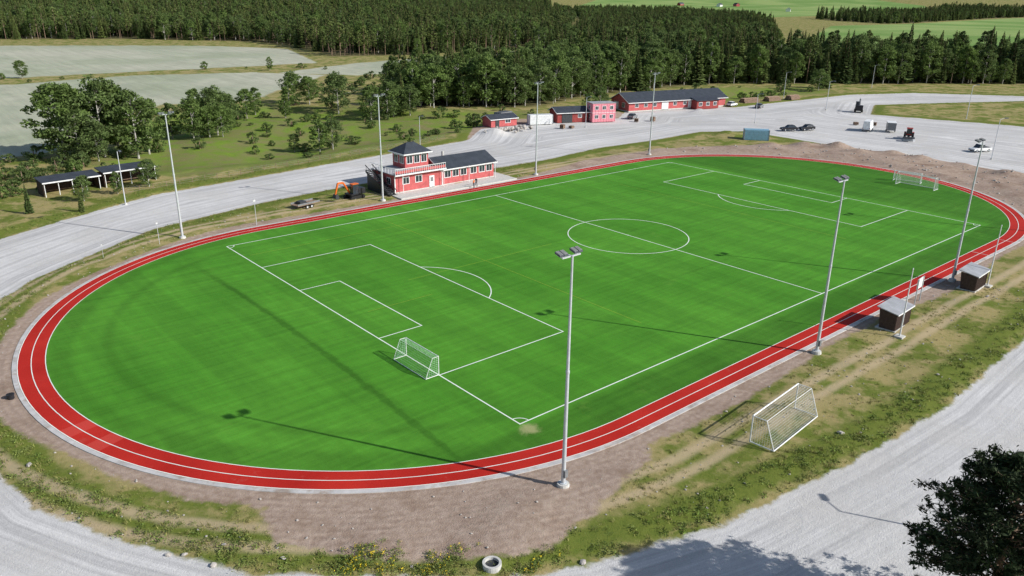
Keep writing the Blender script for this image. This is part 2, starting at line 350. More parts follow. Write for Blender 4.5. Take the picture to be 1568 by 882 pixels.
# ------------------------------------------------------------------ floodlights and poles
fl=G('floodlight_mast',(-3.4,-8.8,0))
fl.cyl('concrete_foundation','concrete',(0,0,-.3),(0,0,.3),.55,.45,14); fl.cyl('base_flange','galv',(0,0,.3),(0,0,.36),.28,.28,12)
fl.cyl('mast','galv',(0,0,.36),(0,0,9.5),.17,.125,14); fl.cyl('mast_collar','galv',(0,0,9.4),(0,0,9.6),.15,.15,12); fl.cyl('mast_top','galv',(0,0,9.5),(0,0,18.1),.12,.075,14)
fl.box('crossarm','galv',(0,.1,18.05),(1.7,.09,.09)); fl.box('crossarm','galv',(0,.3,18.05),(.1,.45,.09))
fl.box('control_box','greyp',(.0,-.22,1.2),(.3,.18,.6))
for x in (-.68,.68):
    for dx in (-.2,.2):
        fl.slab('lamp_head','lampblk',[(x+dx-.18,.08,18.26),(x+dx+.18,.08,18.26),(x+dx+.18,.62,18.42),(x+dx-.18,.62,18.42)],.11)
        fl.slab('lamp_lens','lamp',[(x+dx-.15,.12,18.16),(x+dx+.15,.12,18.16),(x+dx+.15,.58,18.29),(x+dx-.15,.58,18.29)],.03)
        for q in range(5): fl.box('cooling_fins','greyp',(x+dx,.14+q*.1,18.31+q*.03),(.3,.02,.07))
    fl.box('lamp_bracket','galv',(x,.2,18.12),(.4,.07,.12))
m0=fl.done()
for x,y in ((33.1,-8.6),(67.5,-8.3),(103.2,-8.6)): dup(m0,(x,y,0))
for x,y in ((-3.4,72.),(31.6,73.0),(67.3,72.4),(102.5,72.3)): dup(m0,(x,y,0),math.pi)
sl=G('street_lamp',(-4,98,0)); sl.cyl('foundation','concrete',(0,0,-.3),(0,0,.15),.25,.25); sl.cyl('pole','galv',(0,0,.1),(0,0,9),.1,.06); sl.cyl('arm','galv',(0,0,9),(0,-1.2,9.3),.05,.04); sl.box('lamp_head','lampblk',(0,-1.5,9.3),(.35,.8,.16)); sl.box('lens','lamp',(0,-1.5,9.2),(.25,.6,.04))
s0=sl.done()
for x,y,s_,rz in ((210,88,1,0),(227,114,1,0),(288,111,1,0),(166,86,.9,0),(227,51,1.1,1),(163,21,1,1),(66,112,.8,0),(17.2,-36.2,1,2.5),(-25,120,.8,0),(120,110,.9,0)): dup(s0,(x,y,0),rz,s_)
pp=G('marker_post',(8,72,0)); pp.cyl('post','galv',(0,0,-.2),(0,0,4.2),.05,.04,8); pp.box('sign_plate','white',(0,0,3.9),(.35,.04,.25)); p0=pp.done()
dup(p0,(-7,71,0),.4,.8); dup(p0,(-15,69,0),.4,.5)
fp=G('flagpole',(44,-12.2,0)); fp.box('footing','concrete',(0,0,.02),(.9,.9,.3)); fp.cyl('pole','white',(0,0,.15),(0,0,7.8),.085,.045,12); fp.cyl('finial','white',(0,0,7.8),(0,0,7.95),.07,.02,8); fp.box('cleat','galv',(.09,0,1.3),(.06,.04,.2)); f0=fp.done()
dup(f0,(69,-12,0),0,1.03)
sb=G('scoreboard_sign',(56,-8.8,0),.1)
for x in (-.9,.9): sb.cyl('post','galv',(x,0,-.2),(x,0,3.2),.06,.06,8)
sb.box('board','white',(0,.08,2.5),(2.0,.06,1.3)); sb.box('board_face','greyp',(0,.12,2.5),(1.8,.02,1.1)); sb.done()
# ------------------------------------------------------------------ goals
def goal(name,loc,rz,w,hh,dt,db,net,r=.05):
    g=G(name,loc,rz)
    x0,x1=-w/2,w/2
    for x in (x0,x1):
        g.cyl('post','white',(x,0,0),(x,0,hh),r,r,8); g.cyl('side_frame','white',(x,0,hh-.02),(x,-dt,hh-.02),r*.6,r*.6,6)
        g.cyl('side_frame','white',(x,-dt,hh-.02),(x,-db,.05),r*.6,r*.6,6); g.cyl('base_frame','white',(x,0,.05),(x,-db,.05),r*.8,r*.8,6)
    g.cyl('crossbar','white',(x0,0,hh),(x1,0,hh),r,r,8); g.cyl('base_frame','white',(x0,-db,.05),(x1,-db,.05),r*.8,r*.8,6); g.cyl('side_frame','white',(x0,-dt,hh-.02),(x1,-dt,hh-.02),r*.4,r*.4,6)
    st=.2; t=.010
    n=int(w/st)
    for i in range(1,n):
        x=x0+w*i/n; g.cyl('net',net,(x,0,hh),(x,-dt,hh-.04),t,t,3); g.cyl('net',net,(x,-dt,hh-.04),(x,-db,.05),t,t,3)
    m=int(hh/st)
    for j in range(1,m):
        z=hh*j/m; y=-(db+(dt-db)*z/hh); g.cyl('net',net,(x0,y,z),(x1,y,z),t,t,3)
        for x in (x0,x1): g.cyl('net',net,(x,0,z),(x,y,z),t,t,3)
    q=max(2,int(dt/st))
    for j in range(1,q): g.cyl('net',net,(x0,-dt*j/q,hh-.02),(x1,-dt*j/q,hh-.02),t,t,3)
    q=int(db/st)
    for j in range(1,q):
        y=-db*j/q; top=hh if -y<=dt else hh*(db+y)/(db-dt)
        for x in (x0,x1): g.cyl('net',net,(x,y,.05),(x,y,top),t,t,3)
    return g.done()
goal('football_goal',(16.6,-13.9,.15),math.radians(5),8.0,2.45,1.2,2.1,'net',.065)
goal('football_goal',(-.05,14.6,.06),-math.pi/2,5.6,2.0,.7,1.5,'netg',.045)
goal('football_goal',(118.3,19.,.06),math.pi/2,7.3,2.4,1.,2.,'net',.06)
goal('football_goal',(121.6,22.,.06),math.pi/2+.2,5.,2.,.8,1.5,'net',.06)
# ------------------------------------------------------------------ buildings
def window(g,x,y,z,w_,h_,face='y-',frame='white'):
    s=-1 if face[1]=='-' else 1
    if face[0]=='y':
        g.box('window_frame',frame,(x,y+s*.02,z),(w_+.24,.06,h_+.24)); g.box('window_glass','glass',(x,y+s*.04,z),(w_,.06,h_))
        g.box('window_frame',frame,(x,y+s*.075,z),(.06,.02,h_))
    else:
        g.box('window_frame',frame,(x+s*.02,y,z),(.06,w_+.24,h_+.24)); g.box('window_glass','glass',(x+s*.04,y,z),(.06,w_,h_))
        g.box('window_frame',frame,(x+s*.075,y,z),(.02,.06,h_))
def gable(g,x0,x1,y0,y1,zw,zr,wall,roof,ov=.4,walls=True):
    ym=(y0+y1)/2
    if walls: g.prism('walls',wall,[(y0,0),(y1,0),(y1,zw),(ym,zr),(y0,zw)],x0,x1,'x')
    sl=(zr-zw)/(ym-y0); e=zw-ov*sl
    g.slab('roof',roof,[(x0-ov,y0-ov,e+.12),(x1+ov,y0-ov,e+.12),(x1+ov,ym-.003,zr+.12),(x0-ov,ym-.003,zr+.12)],.1)
    g.slab('roof',roof,[(x0-ov,ym+.003,zr+.125),(x1+ov,ym+.003,zr+.125),(x1+ov,y1+ov,e+.125),(x0-ov,y1+ov,e+.125)],.1)
    g.box('roof_fascia','white',((x0+x1)/2,y0-ov-.03,e-.0),(x1-x0+2*ov,.05,.2))
    for xx in (x0-ov-.02,x1+ov+.02):
        g.slab('roof_fascia','white',[(xx-.02,y0-ov,e+.1),(xx+.02,y0-ov,e+.1),(xx+.02,ym,zr+.1),(xx-.02,ym,zr+.1)],.2)
        g.slab('roof_fascia','white',[(xx-.02,ym,zr+.1),(xx+.02,ym,zr+.1),(xx+.02,y1+ov,e+.1),(xx-.02,y1+ov,e+.1)],.2)
c=G('clubhouse',(0,0,0))
c.box('terrace_slab','concrete',(48,74.3,.1),(27,5.5,.3)); c.box('terrace_slab','concrete',(60,78,.09),(3.5,8,.28))
c.box('walls','redwall',(41,79.2,1.9),(10.5,7.4,3.3)); c.box('foundation','concrete',(41,79.2,.15),(10.7,7.6,.5))
c.box('balcony_deck','roofg',(41,78.9,3.62),(11.2,8.4,.14)); c.box('deck_fascia','white',(41,74.66,3.6),(11.3,.06,.25))
c.box('tower_walls','redwall',(42.6,80.6,5.1),(5.2,4.2,2.85))
ap=[(41.8,80.6,8.15),(43.4,80.6,8.15)]; e=6.5
q=[(39.4,77.9,e),(45.8,77.9,e),(45.8,83.3,e),(39.4,83.3,e)]
c.add('tower_roof','roof',q+ap+[(x,y,e-.15) for x,y,_ in q],[(0,1,5,4),(1,2,5),(2,3,4,5),(3,0,4),(0,6,7,1),(1,7,8,2),(2,8,9,3),(3,9,6,0),(9,8,7,6)])
c.box('tower_fascia','white',(42.6,77.87,e-.1),(6.4,.05,.22)); c.box('tower_fascia','white',(39.37,80.6,e-.1),(.05,5.4,.22))
for x in (41,42.6,44.2): window(c,x,78.5,5.3,1.1,1.3)
for y in (79.6,81.5): window(c,40,y,5.3,1.1,1.3,'x-')
for x in (38.1,40.9): window(c,x,75.5,2.3,1.3,1.1)
for y in (77.5,80.5): window(c,35.75,y,2.2,1.1,1.1,'x-')
c.box('door','white',(43.8,75.45,1.4),(1.1,.1,2.2)); c.box('door_panel','greyp',(43.8,75.39,1.8),(.6,.04,.8))
for x in (35.75,46.2): c.box('corner_board','white',(x,75.48,1.9),(.16,.1,3.2))
for i in range(24):
    x=35.5+i*.48; c.box('balcony_railing','white',(x,74.8,4.2),(.05,.05,1.0))
c.box('balcony_railing','white',(41,74.8,4.72),(11.2,.09,.08)); c.box('balcony_railing','redwall',(41,74.83,4.1),(11.1,.03,.5))
for i in range(9): c.box('balcony_railing','white',(35.45,75.2+i*.95,4.2),(.05,.05,1.0))
c.box('balcony_railing','white',(35.45,79,4.72),(.09,8.4,.08))
for i in range(16): c.box('stair_treads','darkmetal',(34.6-.0,82.2-i*.5,3.55-i*.21),(1.4,.52,.08))
for x in (33.9,35.3):
    c.add('stair_stringer','black',[(x-.03,82.5,3.6),(x+.03,82.5,3.6),(x+.03,74.3,.2),(x-.03,74.3,.2),(x-.03,82.5,3.2),(x+.03,82.5,3.2),(x+.03,74.9,.0),(x-.03,74.9,.0)],[(0,1,2,3),(7,6,5,4),(0,4,5,1),(1,5,6,2),(2,6,7,3),(3,7,4,0)])
    for i in range(0,17,2): c.box('stair_rail','black',(x,82.2-i*.5,4.0-i*.21),(.05,.05,1.0))
    c.add('stair_rail','black',[(x-.04,82.5,4.6),(x+.04,82.5,4.6),(x+.04,74.3,1.2),(x-.04,74.3,1.2),(x-.04,82.5,4.45),(x+.04,82.5,4.45),(x+.04,74.3,1.05),(x-.04,74.3,1.05)],[(0,1,2,3),(7,6,5,4),(0,4,5,1),(1,5,6,2),(2,6,7,3),(3,7,4,0)])
c.add('stair_panel','black',[(34.0,82.2,0),(34.0,75.2,0),(34.0,82.2,3.2),(34.08,82.2,0),(34.08,75.2,0),(34.08,82.2,3.2)],[(0,1,2),(5,4,3),(0,3,4,1),(1,4,5,2),(2,5,3,0)])
gable(c,46.3,59,75.8,82.6,3.4,4.9,'redwall','roof',.55)
c.box('wing_foundation','concrete',(52.6,79.2,.14),(12.9,7.0,.46))
for x in (47.7,49.6,51.5,53.9,56.0,57.8): window(c,x,75.8,2.2,1.3,1.15)
window(c,59,79.2,2.2,1.2,1.1,'x+')
c.cyl('chimney','concrete',(50,80.5,4.4),(50,80.5,5.6),.25,.25,8)
for x in (37,46,52,58.5): c.cyl('canopy_post','white',(x,74.7,.2),(x,74.7,3.5),.06,.06,6)
c.done()
def placed(name,x,y,rz): return G(name,(x,y,0),rz)
b=placed('red_barn',152,122.5,math.atan2(-9,37))
gable(b,0,39,0,10,3.1,5.4,'redwall','roof',.6)
b.box('foundation','concrete',(19.5,5,.15),(39.2,10.2,.4))
for x in (3,6.5,10,18,22,27,31,35): window(b,x,0,1.9,1.2,1.)
for x in (14,24.6): b.box('barn_door','white',(x,-.05,1.3),(2.6,.1,2.6))
window(b,0,3,1.9,1.4,1.2,'x-'); b.box('gable_door','white',(-.05,7,1.3),(.1,2.4,2.6))
b.box('porch_walls','redwall2',(29,-1.6,1.35),(9,2.9,2.7)); b.slab('porch_roof','roof',[(24.2,-3.5,2.75),(33.8,-3.5,2.75),(33.8,.2,3.5),(24.2,.2,3.5)],.12)
for x in (26,29,32): window(b,x,-3.05,1.6,1.2,1.)
b.done()
b=placed('pink_site_office',127,114.5,math.atan2(-3,7)); b.box('walls','pinkp',(3.8,2.2,2.7),(7.2,4.4,5.2)); b.box('floor_band','white',(3.8,2.2,2.7),(7.26,4.46,.12)); b.box('roof','roofg',(3.8,2.2,5.36),(7.4,4.6,.12))
for x in (1.5,3.8,6.1):
    for z in (1.6,4.1): window(b,x,0,z,.9,.9)
for z in (1.6,4.1): window(b,.2,2.2,z,.9,.9,'x-')
for i in range(9): b.box('corner_ribs','pinkp',(.3+i*.87,-.03,2.65),(.05,.04,5.0))
b.done()
b=placed('red_shed',118.5,119.8,math.atan2(-3,8)); gable(b,0,9.5,0,6,2.9,4.1,'redwall2','roof',.5); b.box('door','darkmetal',(3,-.06,1.25),(3.2,.1,2.5)); window(b,7,0,1.8,1.,.9); b.done()
b=placed('red_hut',98,124.6,math.atan2(-1,9)); gable(b,0,8.5,0,4.5,2.2,3.1,'redwall','roof',.4); b.box('door','darkmetal',(2,-.05,1.05),(1.2,.1,2.1)); window(b,5.5,0,1.4,1.6,.8); b.done()
def container(name,mat,x,y,rz,l,w_=2.45,h_=2.6):
    b=placed(name,x,y,rz); b.box('body',mat,(l/2,w_/2,h_/2+.1),(l,w_,h_))
    n=int(l/.3)
    for i in range(n): b.box('corrugation',mat,((i+.5)*l/n,-.025,h_/2+.1),(.14,.05,h_-.35)); b.box('corrugation',mat,((i+.5)*l/n,w_/2,h_+.115),(.14,w_-.3,.03))
    for x_ in (0,l):
        for y_ in (0,w_): b.box('corner_post','greyp',(x_,y_,h_/2+.1),(.16,.16,h_+.08))
    for k in (.5,1.2,1.9): b.cyl('lock_rod','galv',(-.08,k,.2),(-.08,k,h_),.03,.03,6)
    b.done()
container('white_container','white',109.5,121.5,math.atan2(-3,7),6.8); container('blue_container','bluep',137.5,70.5,math.atan2(-5,4.2),6.1)
container('grey_container','greyp',106,130,.2,5)
b=placed('open_shelter',-13.5,111.5,.1)
for k in range(2):
    x0=k*10.2; z=2.5+.3*k
    b.box('back_wall','dugw',(x0+4.7,3.4,1.2),(9.4,.12,2.4)); b.slab('roof','roof',[(x0-.2,-.4,z),(x0+9.6,-.4,z),(x0+9.6,3.8,z+.45),(x0-.2,3.8,z+.45)],.14)
    b.box('fascia','white',(x0+4.7,-.45,z-.05),(9.8,.06,.22))
    for i in range(5): b.box('posts','white',(x0+.15+i*2.28,-.1,z/2-.1),(.1,.1,z-.05))
    for i in (0,9.3): b.box('side_wall','dugw',(x0+i,1.7,1.2),(.1,3.3,2.4))
    b.box('bench','bark',(x0+4.7,2.6,.5),(8.5,.5,.08))
b.done()
def dugout(x,y,rz):
    b=placed('team_dugout',x,y,rz)
    b.box('floor','concrete',(0,0,.08),(4.2,2.2,.18)); b.box('back_wall','dugw',(0,-.95,1.15),(4,.1,2.1))
    for i in range(13): b.box('wall_battens','dugw',(-1.92+i*.32,-1.02,1.15),(.05,.04,2.1))
    for s_ in (-1,1): b.prism('side_wall','dugw',[(-.9,.15),(.7,.15),(.95,2.3),(-.9,2.1)],s_*1.95-.05,s_*1.95+.05,'x')
    b.slab('roof','roofg',[(-2.25,-1.2,2.2),(2.25,-1.2,2.2),(2.25,1.2,2.62),(-2.25,1.2,2.62)],.1)
    b.box('roof_trim','white',(0,-1.22,2.13),(4.5,.04,.14))
    b.box('bench','bark',(0,-.6,.55),(3.7,.4,.06)); b.box('bench_legs','darkmetal',(0,-.6,.33),(3.2,.06,.4)); b.done()
dugout(46.6,-10.2,0.05); dugout(67.,-10.8,.05)
for x,y,r_,m_ in ((2100,1480,.3,'white'),(2160,1450,1.,'redwall'),(2060,1600,.2,'redwall2'),(1900,1120,.5,'white'),(1650,1340,.2,'redwall'),(1640,1290,1.2,'white')):
    hh=float(Hat([(x,y)])[0]); b=G('farm_house',(x,y,hh),r_); gable(b,0,26,0,11,6,10,m_,'roof',.6)
    for i in range(5): window(b,3+i*5,0,3.5,1.6,1.6)
    b.done()
# ------------------------------------------------------------------ vehicles
def wheel(g,x,y,r,w_): g.cyl('wheel','rubber',(x,y-w_/2,r),(x,y+w_/2,r),r,r,16); g.cyl('hub','galv',(x,y-w_/2-.01,r),(x,y+w_/2+.01,r),r*.55,r*.55,10)
def car(name,mat,x,y,rz,l=4.5,w_=1.8,h_=1.5,style='car'):
    g=placed(name,x,y,rz); a=l/2
    g.prism('body',mat,[(-a,.35),(a-.05,.35),(a,.6),(a-.1,.82),(a-1.1,.95),(-a+.1,1.0),(-a,.8)],-w_/2,w_/2)
    if style=='car': pr=[(a-1.35,.94),(a-2.0,h_),(-a+.9,h_),(-a+.25,.98)]
    elif style=='van': pr=[(a-.7,.94),(a-1.3,h_),(-a+.08,h_),(-a+.05,.98)]
    else: pr=[(a-1.3,.94),(a-1.9,h_),(-a+2.1,h_),(-a+1.9,.98)]
    n=len(pr); yb=w_/2-.05; yt=w_/2-.22
    v=[(px,-(yt if z>1.2 else yb),z) for px,z in pr]+[(px,(yt if z>1.2 else yb),z) for px,z in pr]
    g.add('glasshouse','glass' if style!='van' else mat,v,[(i,(i+1)%n,n+(i+1)%n,n+i) for i in range(n)]+[tuple(range(n))[::-1],tuple(range(n,2*n))])
    g.box('roof',mat,((pr[1][0]+pr[2][0])/2,0,h_+.02),(abs(pr[1][0]-pr[2][0]),yt*2+.02,.05))
    if style=='van': g.box('windscreen','glass',(a-.98,0,(h_+.95)/2),(.5,yt*2.02,h_-1.2)); 
    if style=='pickup': g.box('bed_inside','black',(-a+.95,0,1.0),(1.6,w_-.3,.06))
    for s_ in (-1,1):
        g.box('headlight','lamp',(a-.04,s_*(w_/2-.25),.68),(.1,.35,.14)); g.box('tail_light','redp',(-a+.02,s_*(w_/2-.2),.8),(.06,.25,.15))
        for X in (a-.85,-a+.85): wheel(g,X,s_*(w_/2-.1),.33,.22)
    g.box('bumper','black',(a,0,.42),(.08,w_-.1,.15)); g.box('bumper','black',(-a,0,.45),(.08,w_-.1,.15)); g.done()
car('parked_car','black',161,72,2.6); car('parked_car','black',166,69.5,2.8)
car('parked_car','white',192,112,.1); car('parked_car','greyp',143,113,.4); car('pickup_truck','white',171,26.5,2.7,5.2,1.9,1.75,'pickup')
car('white_van','white',180,59,.3,6.,2.1,2.7,'van'); car('parked_car','greyp',196,104,.3)
g=placed('box_trailer',183,54,.5); g.box('box','greyp',(0,0,1.6),(4.5,2.2,2.0)); g.box('roof','white',(0,0,2.63),(4.6,2.3,.06)); g.cyl('drawbar','darkmetal',(2.2,0,.6),(3.8,0,.5),.06)
for s_ in (-1,1): wheel(g,-.3,s_*1.1,.38,.22)
g.done()
g=placed('tractor',175,45.5,.4)
g.box('hood','redp',(1.2,0,1.5),(2.0,.9,.8)); g.box('chassis','darkmetal',(.5,0,.9),(3.6,.6,.5)); g.box('cab_glass','glass',(-.6,0,2.1),(1.5,1.4,1.3),taper=.88); g.box('cab_roof','redp',(-.6,0,2.82),(1.6,1.5,.14)); g.box('cab_base','redp',(-.6,0,1.3),(1.4,1.3,.4))
for s_ in (-1,1):
    wheel(g,-1,s_*.95,.9,.5); wheel(g,1.7,s_*.85,.55,.35); g.box('mudguard','redp',(-1,s_*.95,1.87),(1.3,.5,.08)); g.cyl('loader_arm','redp',(.4,s_*.5,1.8),(3.2,s_*.5,.8),.09)
g.box('loader_bucket','darkmetal',(3.5,0,.6),(.7,2.2,.7)); g.cyl('exhaust','black',(.9,.5,1.9),(.9,.5,2.9),.05); g.done()
g=placed('disc_harrow',171.5,43.8,.4)
g.box('frame','darkmetal',(0,0,.85),(2.2,2.6,.12)); g.cyl('drawbar','darkmetal',(1,0,.85),(2.4,0,.8),.08)
for i in range(8):
    for X in (-.7,.7): g.cyl('discs','galv',(X,-1.2+i*.34,.32),(X+.04,-1.2+i*.34+.04,.32),.3,.3,12); g.cyl('tines','darkmetal',(X,-1.2+i*.34,.32),(X,-1.2+i*.34,.85),.03)
g.done()
def excavator(name,x,y,rz,mat,body,s_=1.):
    g=placed(name,x,y,rz)
    for k in (-1,1):
        g.prism('crawler_track','rubber',[(-1.3,.1),(1.3,.1),(1.55,.4),(1.3,.72),(-1.3,.72),(-1.55,.4)],k*.85-.22,k*.85+.22)
    g.box('undercarriage','darkmetal',(0,0,.55),(1.6,1.3,.4)); g.cyl('slew_ring','darkmetal',(0,0,.7),(0,0,.85),.5)
    g.box('engine_house',body,(-.9,0,1.35),(1.5,1.9,1.0)); g.box('platform',body,(.2,0,.95),(2.2,1.9,.2)); g.box('cab','glass',(.3,.5,1.85),(1.2,.85,1.6),taper=.9); g.box('cab_roof',mat,(.3,.5,2.7),(1.25,.9,.1))
    for a_,b_ in (((.75,-.2,1.1),(2.0,-.2,3.0)),((2.0,-.2,3.0),(3.1,-.2,3.1)),((3.1,-.2,3.1),(3.7,-.2,1.3))): g.cyl('boom',mat,a_,b_,.19,.15,6)
    g.cyl('ram','galv',(.9,-.2,1.6),(1.9,-.2,2.6),.05); g.cyl('ram','galv',(2.2,-.2,3.3),(3.2,-.2,3.3),.05)
    g.prism('bucket','darkmetal',[(3.5,1.4),(3.9,1.3),(4.0,.7),(3.5,.45),(3.2,.8)],-.6,.2); e=g.done(); e.scale=(s_,)*3
excavator('excavator',28.5,77.5,math.pi+.15,'orange','black',1.05); excavator('excavator',214,79,.5,'greyp','black',1.2)
g=placed('flatbed_trailer',19,77.3,.2); g.box('deck','bark',(0,0,.7),(4.6,1.9,.12)); g.box('frame','darkmetal',(0,0,.58),(4.6,1.2,.12))
for s_ in (-1,1):
    g.box('side_rail','greyp',(0,s_*.95,.9),(4.6,.05,.28)); wheel(g,-.5,s_*1.08,.33,.2); wheel(g,.4,s_*1.08,.33,.2)
g.cyl('drawbar','darkmetal',(2.3,0,.55),(3.7,0,.45),.05); g.box('cargo','darkmetal',(-.8,.1,1.),(1.2,1.1,.5)); g.box('cargo_planks','bark',(1.,-.3,.85),(2,.6,.2)); g.done()
g=placed('concrete_well_ring',-13.,-12.2,0)
N=24; v=[];
for z,r in ((-.2,.62),(.35,.62),(.35,.46),(-.2,.46)): v+=[(r*math.cos(2*math.pi*i/N),r*math.sin(2*math.pi*i/N),z) for i in range(N)]
g.add('ring','concrete',v,[(k*N+i,k*N+(i+1)%N,(k+1)*N+(i+1)%N,(k+1)*N+i) for k in range(3) for i in range(N)]); g.cyl('lid_inside','darkmetal',(0,0,-.1),(0,0,.15),.455,.455,24); g.done()
g=placed('plastic_drain_barrel',-32.2,32.2,.4); g.cyl('barrel','black',(0,0,-.05),(0,0,.4),.28,.3,14); g.cyl('rim','black',(0,0,.4),(0,0,.46),.34,.34,14); g.cyl('inside','rubber',(0,0,.45),(0,0,.47),.24,.24,12); g.done()
def pallets(x,y,rz,n):
    g=placed('pallet_stack',x,y,rz)
    for k in range(n):
        for i in range(5): g.box('deck_boards','bark',(-.5+i*.25,0,.13+k*.15),(.16,1.2,.025))
        for i in (-.5,0,.5): g.box('runners','bark',(0,i,.06+k*.15),(1.15,.1,.1))
    g.done()
for a_ in ((113,112,.3,7),(115.5,111,.1,4),(139,108,.6,6),(144,106,.2,8),(190,62,.3,6),(187,66,.9,5)): pallets(*a_)
for x,y,rz,l in ((205,114,-.2,7),(216,112,-.15,6),(226,110,-.1,5)):
    g=placed('timber_stack',x,y,rz)
    for r_ in range(5):
        for i in range(9-r_): g.cyl('logs','bark',(-l/2+random.uniform(-.2,.2),(i-(9-r_)/2)*.36,.18+r_*.31),(l/2+random.uniform(-.2,.2),(i-(9-r_)/2)*.36,.18+r_*.31),.175,.16,7)
    g.done()
fr=G('wire_fence',(0,0,0)); path=[(-2,105),(23,108.5),(50,112.5),(66,115),(80,118)]
prev=None
for i in range(len(path)-1):
    a_=Vector((*path[i],0)); b_=Vector((*path[i+1],0)); n=int((b_-a_).length/2.5)
    for j in range(n):
        q=a_.lerp(b_,j/n); fr.cyl('posts','bark',(q.x,q.y,-.8),(q.x,q.y,1.2),.045,.045,6)
        if prev is not None:
            for z in (.4,.8,1.1): fr.cyl('wires','galv',(prev.x,prev.y,z),(q.x,q.y,z),.008,.008,3)
        prev=q
fr.done()
# ------------------------------------------------------------------ people near the clubhouse
def person(x,y,rz,top):
    e=bpy.data.objects.new('person',None); e.location=(x,y,.06); e.rotation_euler=(0,0,rz); link(e)
    def skin(nm,vs,es,rs,mats):
        me=bpy.data.meshes.new(nm); me.from_pydata(vs,es,[]); o=bpy.data.objects.new(nm,me); o.parent=e; link(o); me.materials.append(M[mats])
        md=o.modifiers.new('s','SKIN'); 
        for i,r in enumerate(rs): me.skin_vertices[0].data[i].radius=(r,r*.85)
        me.skin_vertices[0].data[0].use_root=True
        s_=o.modifiers.new('u','SUBSURF'); s_.levels=1; s_.render_levels=1
    skin('legs',[(0,0,.95),(.1,0,.88),(.13,.02,.48),(.14,-.02,.08),(.14,.14,.05),(-.1,0,.88),(-.14,-.05,.48),(-.16,-.12,.08),(-.16,.04,.05)],[(0,1),(1,2),(2,3),(3,4),(0,5),(5,6),(6,7),(7,8)],[.13,.1,.075,.05,.04,.1,.075,.05,.04],'cloth')
    skin('torso',[(0,0,.95),(0,0,1.15),(0,0,1.38),(.17,0,1.42),(.25,.03,1.15),(.24,.16,.95),(-.17,0,1.42),(-.25,.0,1.15),(-.25,.08,.9)],[(0,1),(1,2),(2,3),(3,4),(4,5),(2,6),(6,7),(7,8)],[.13,.13,.14,.07,.05,.035,.07,.05,.035],top)
    skin('head',[(0,0,1.44),(0,0,1.54),(0,.01,1.64),(0,.0,1.74)],[(0,1),(1,2),(2,3)],[.05,.055,.1,.07],'skin')
    skin('hair',[(0,-.03,1.66),(0,-.02,1.76)],[(0,1)],[.1,.07],'cloth')
    for s_,q in ((1,(.24,.2,.88)),(-1,(-.25,.11,.83))):
        skin('hand',[(q[0],q[1]-.03,q[2]+.07),q,(q[0],q[1]+.02,q[2]-.08),(q[0]-s_*.04,q[1]+.03,q[2]-.03)],[(0,1),(1,2),(1,3)],[.025,.035,.02,.014],'skin')
person(50.2,70.9,.4,'vest'); person(51.3,71.6,2.,'cloth')
# ------------------------------------------------------------------ vegetation prototypes
def quads(cn,s,asp=.6,up=0.):
    n=len(cn); a=rng.normal(size=(n,3)); a/=np.linalg.norm(a,axis=1)[:,None]; b=rng.normal(size=(n,3)); b[:,2]+=up; b-=a*(a*b).sum(1)[:,None]; b/=np.linalg.norm(b,axis=1)[:,None]
    s=s*rng.uniform(.6,1.3,(n,1)); a=a*s; b=b*s*asp
    return np.stack([cn-a,cn-b*.8,cn+a,cn+b*.8],1).reshape(-1,3)
class TB:
    def __init__(s): s.v=[];s.f=[];s.m=[]
    def tube(s,pts,rs,n=6,m=0):
        k0=len(s.v)
        for i,(p,r) in enumerate(zip(pts,rs)):
            p=Vector(p); d=(Vector(pts[min(i+1,len(pts)-1)])-Vector(pts[max(i-1,0)])).normalized(); u=d.orthogonal().normalized(); w_=d.cross(u)
            for j in range(n): t_=2*math.pi*j/n; s.v.append(tuple(p+u*(r*math.cos(t_))+w_*(r*math.sin(t_))))
        for i in range(len(pts)-1):
            for j in range(n): s.f.append((k0+i*n+j,k0+i*n+(j+1)%n,k0+(i+1)*n+(j+1)%n,k0+(i+1)*n+j)); s.m.append(m)
    def q(s,arr,m=1,k=4):
        k0=len(s.v); s.v+=arr.tolist(); n=len(arr)//k
        s.f+=[tuple(k0+i*k+j for j in range(k)) for i in range(n)]; s.m+=[m]*n
    def mesh(s,nm,mats): return mesh_from(nm,s.v,s.f,mats,s.m)
def birch(nm,h_,R,zb,n_l=16,leaf=.26,per=52,bark='birchbark',leafm_='leaf',nclump=95):
    t_=TB(); lean=rng.normal(0,.25,2)
    tp=[(lean[0]*z*z/h_,lean[1]*z*z/h_,z*h_) for z in np.linspace(0,.93,7)]; t_.tube([(0,0,-.5)]+tp,[.2]+[.17*(1-.85*i/6) for i in range(7)],7)
    cl=[]
    for i in range(nclump):
        u=rng.uniform(0,1); z=zb+(h_-zb)*u**.85; prof=math.sin(math.pi*min(1,(u*.86+.12)))**.7
        th=rng.uniform(0,2*math.pi); r=R*prof*(rng.uniform(.25,1)**.55)*(1+.22*math.sin(3*th+z))
        cl.append((r*math.cos(th)+lean[0]*u,r*math.sin(th)+lean[1]*u,z))
    for i in range(n_l):
        c_=cl[i*3]; z0=max(zb*.7,c_[2]-rng.uniform(1.,2.5)); t_.tube([(0,0,z0),((c_[0])*.5,c_[1]*.5,z0*.4+c_[2]*.6),c_],[.07,.045,.015],4)
    C=[]
    for c_ in cl:
        rr=rng.uniform(.45,.95)*R/3.0; m=int(per*rng.uniform(.6,1.3)); q=rng.normal(size=(m,3)); q/=np.linalg.norm(q,axis=1)[:,None]; q*=rr*rng.uniform(.3,1.1,(m,1))**.6; q[:,2]*=.75; C.append(np.array(c_)+q)
    t_.q(quads(np.concatenate(C),leaf)); return t_.mesh(nm,[M[bark],M[leafm_]])
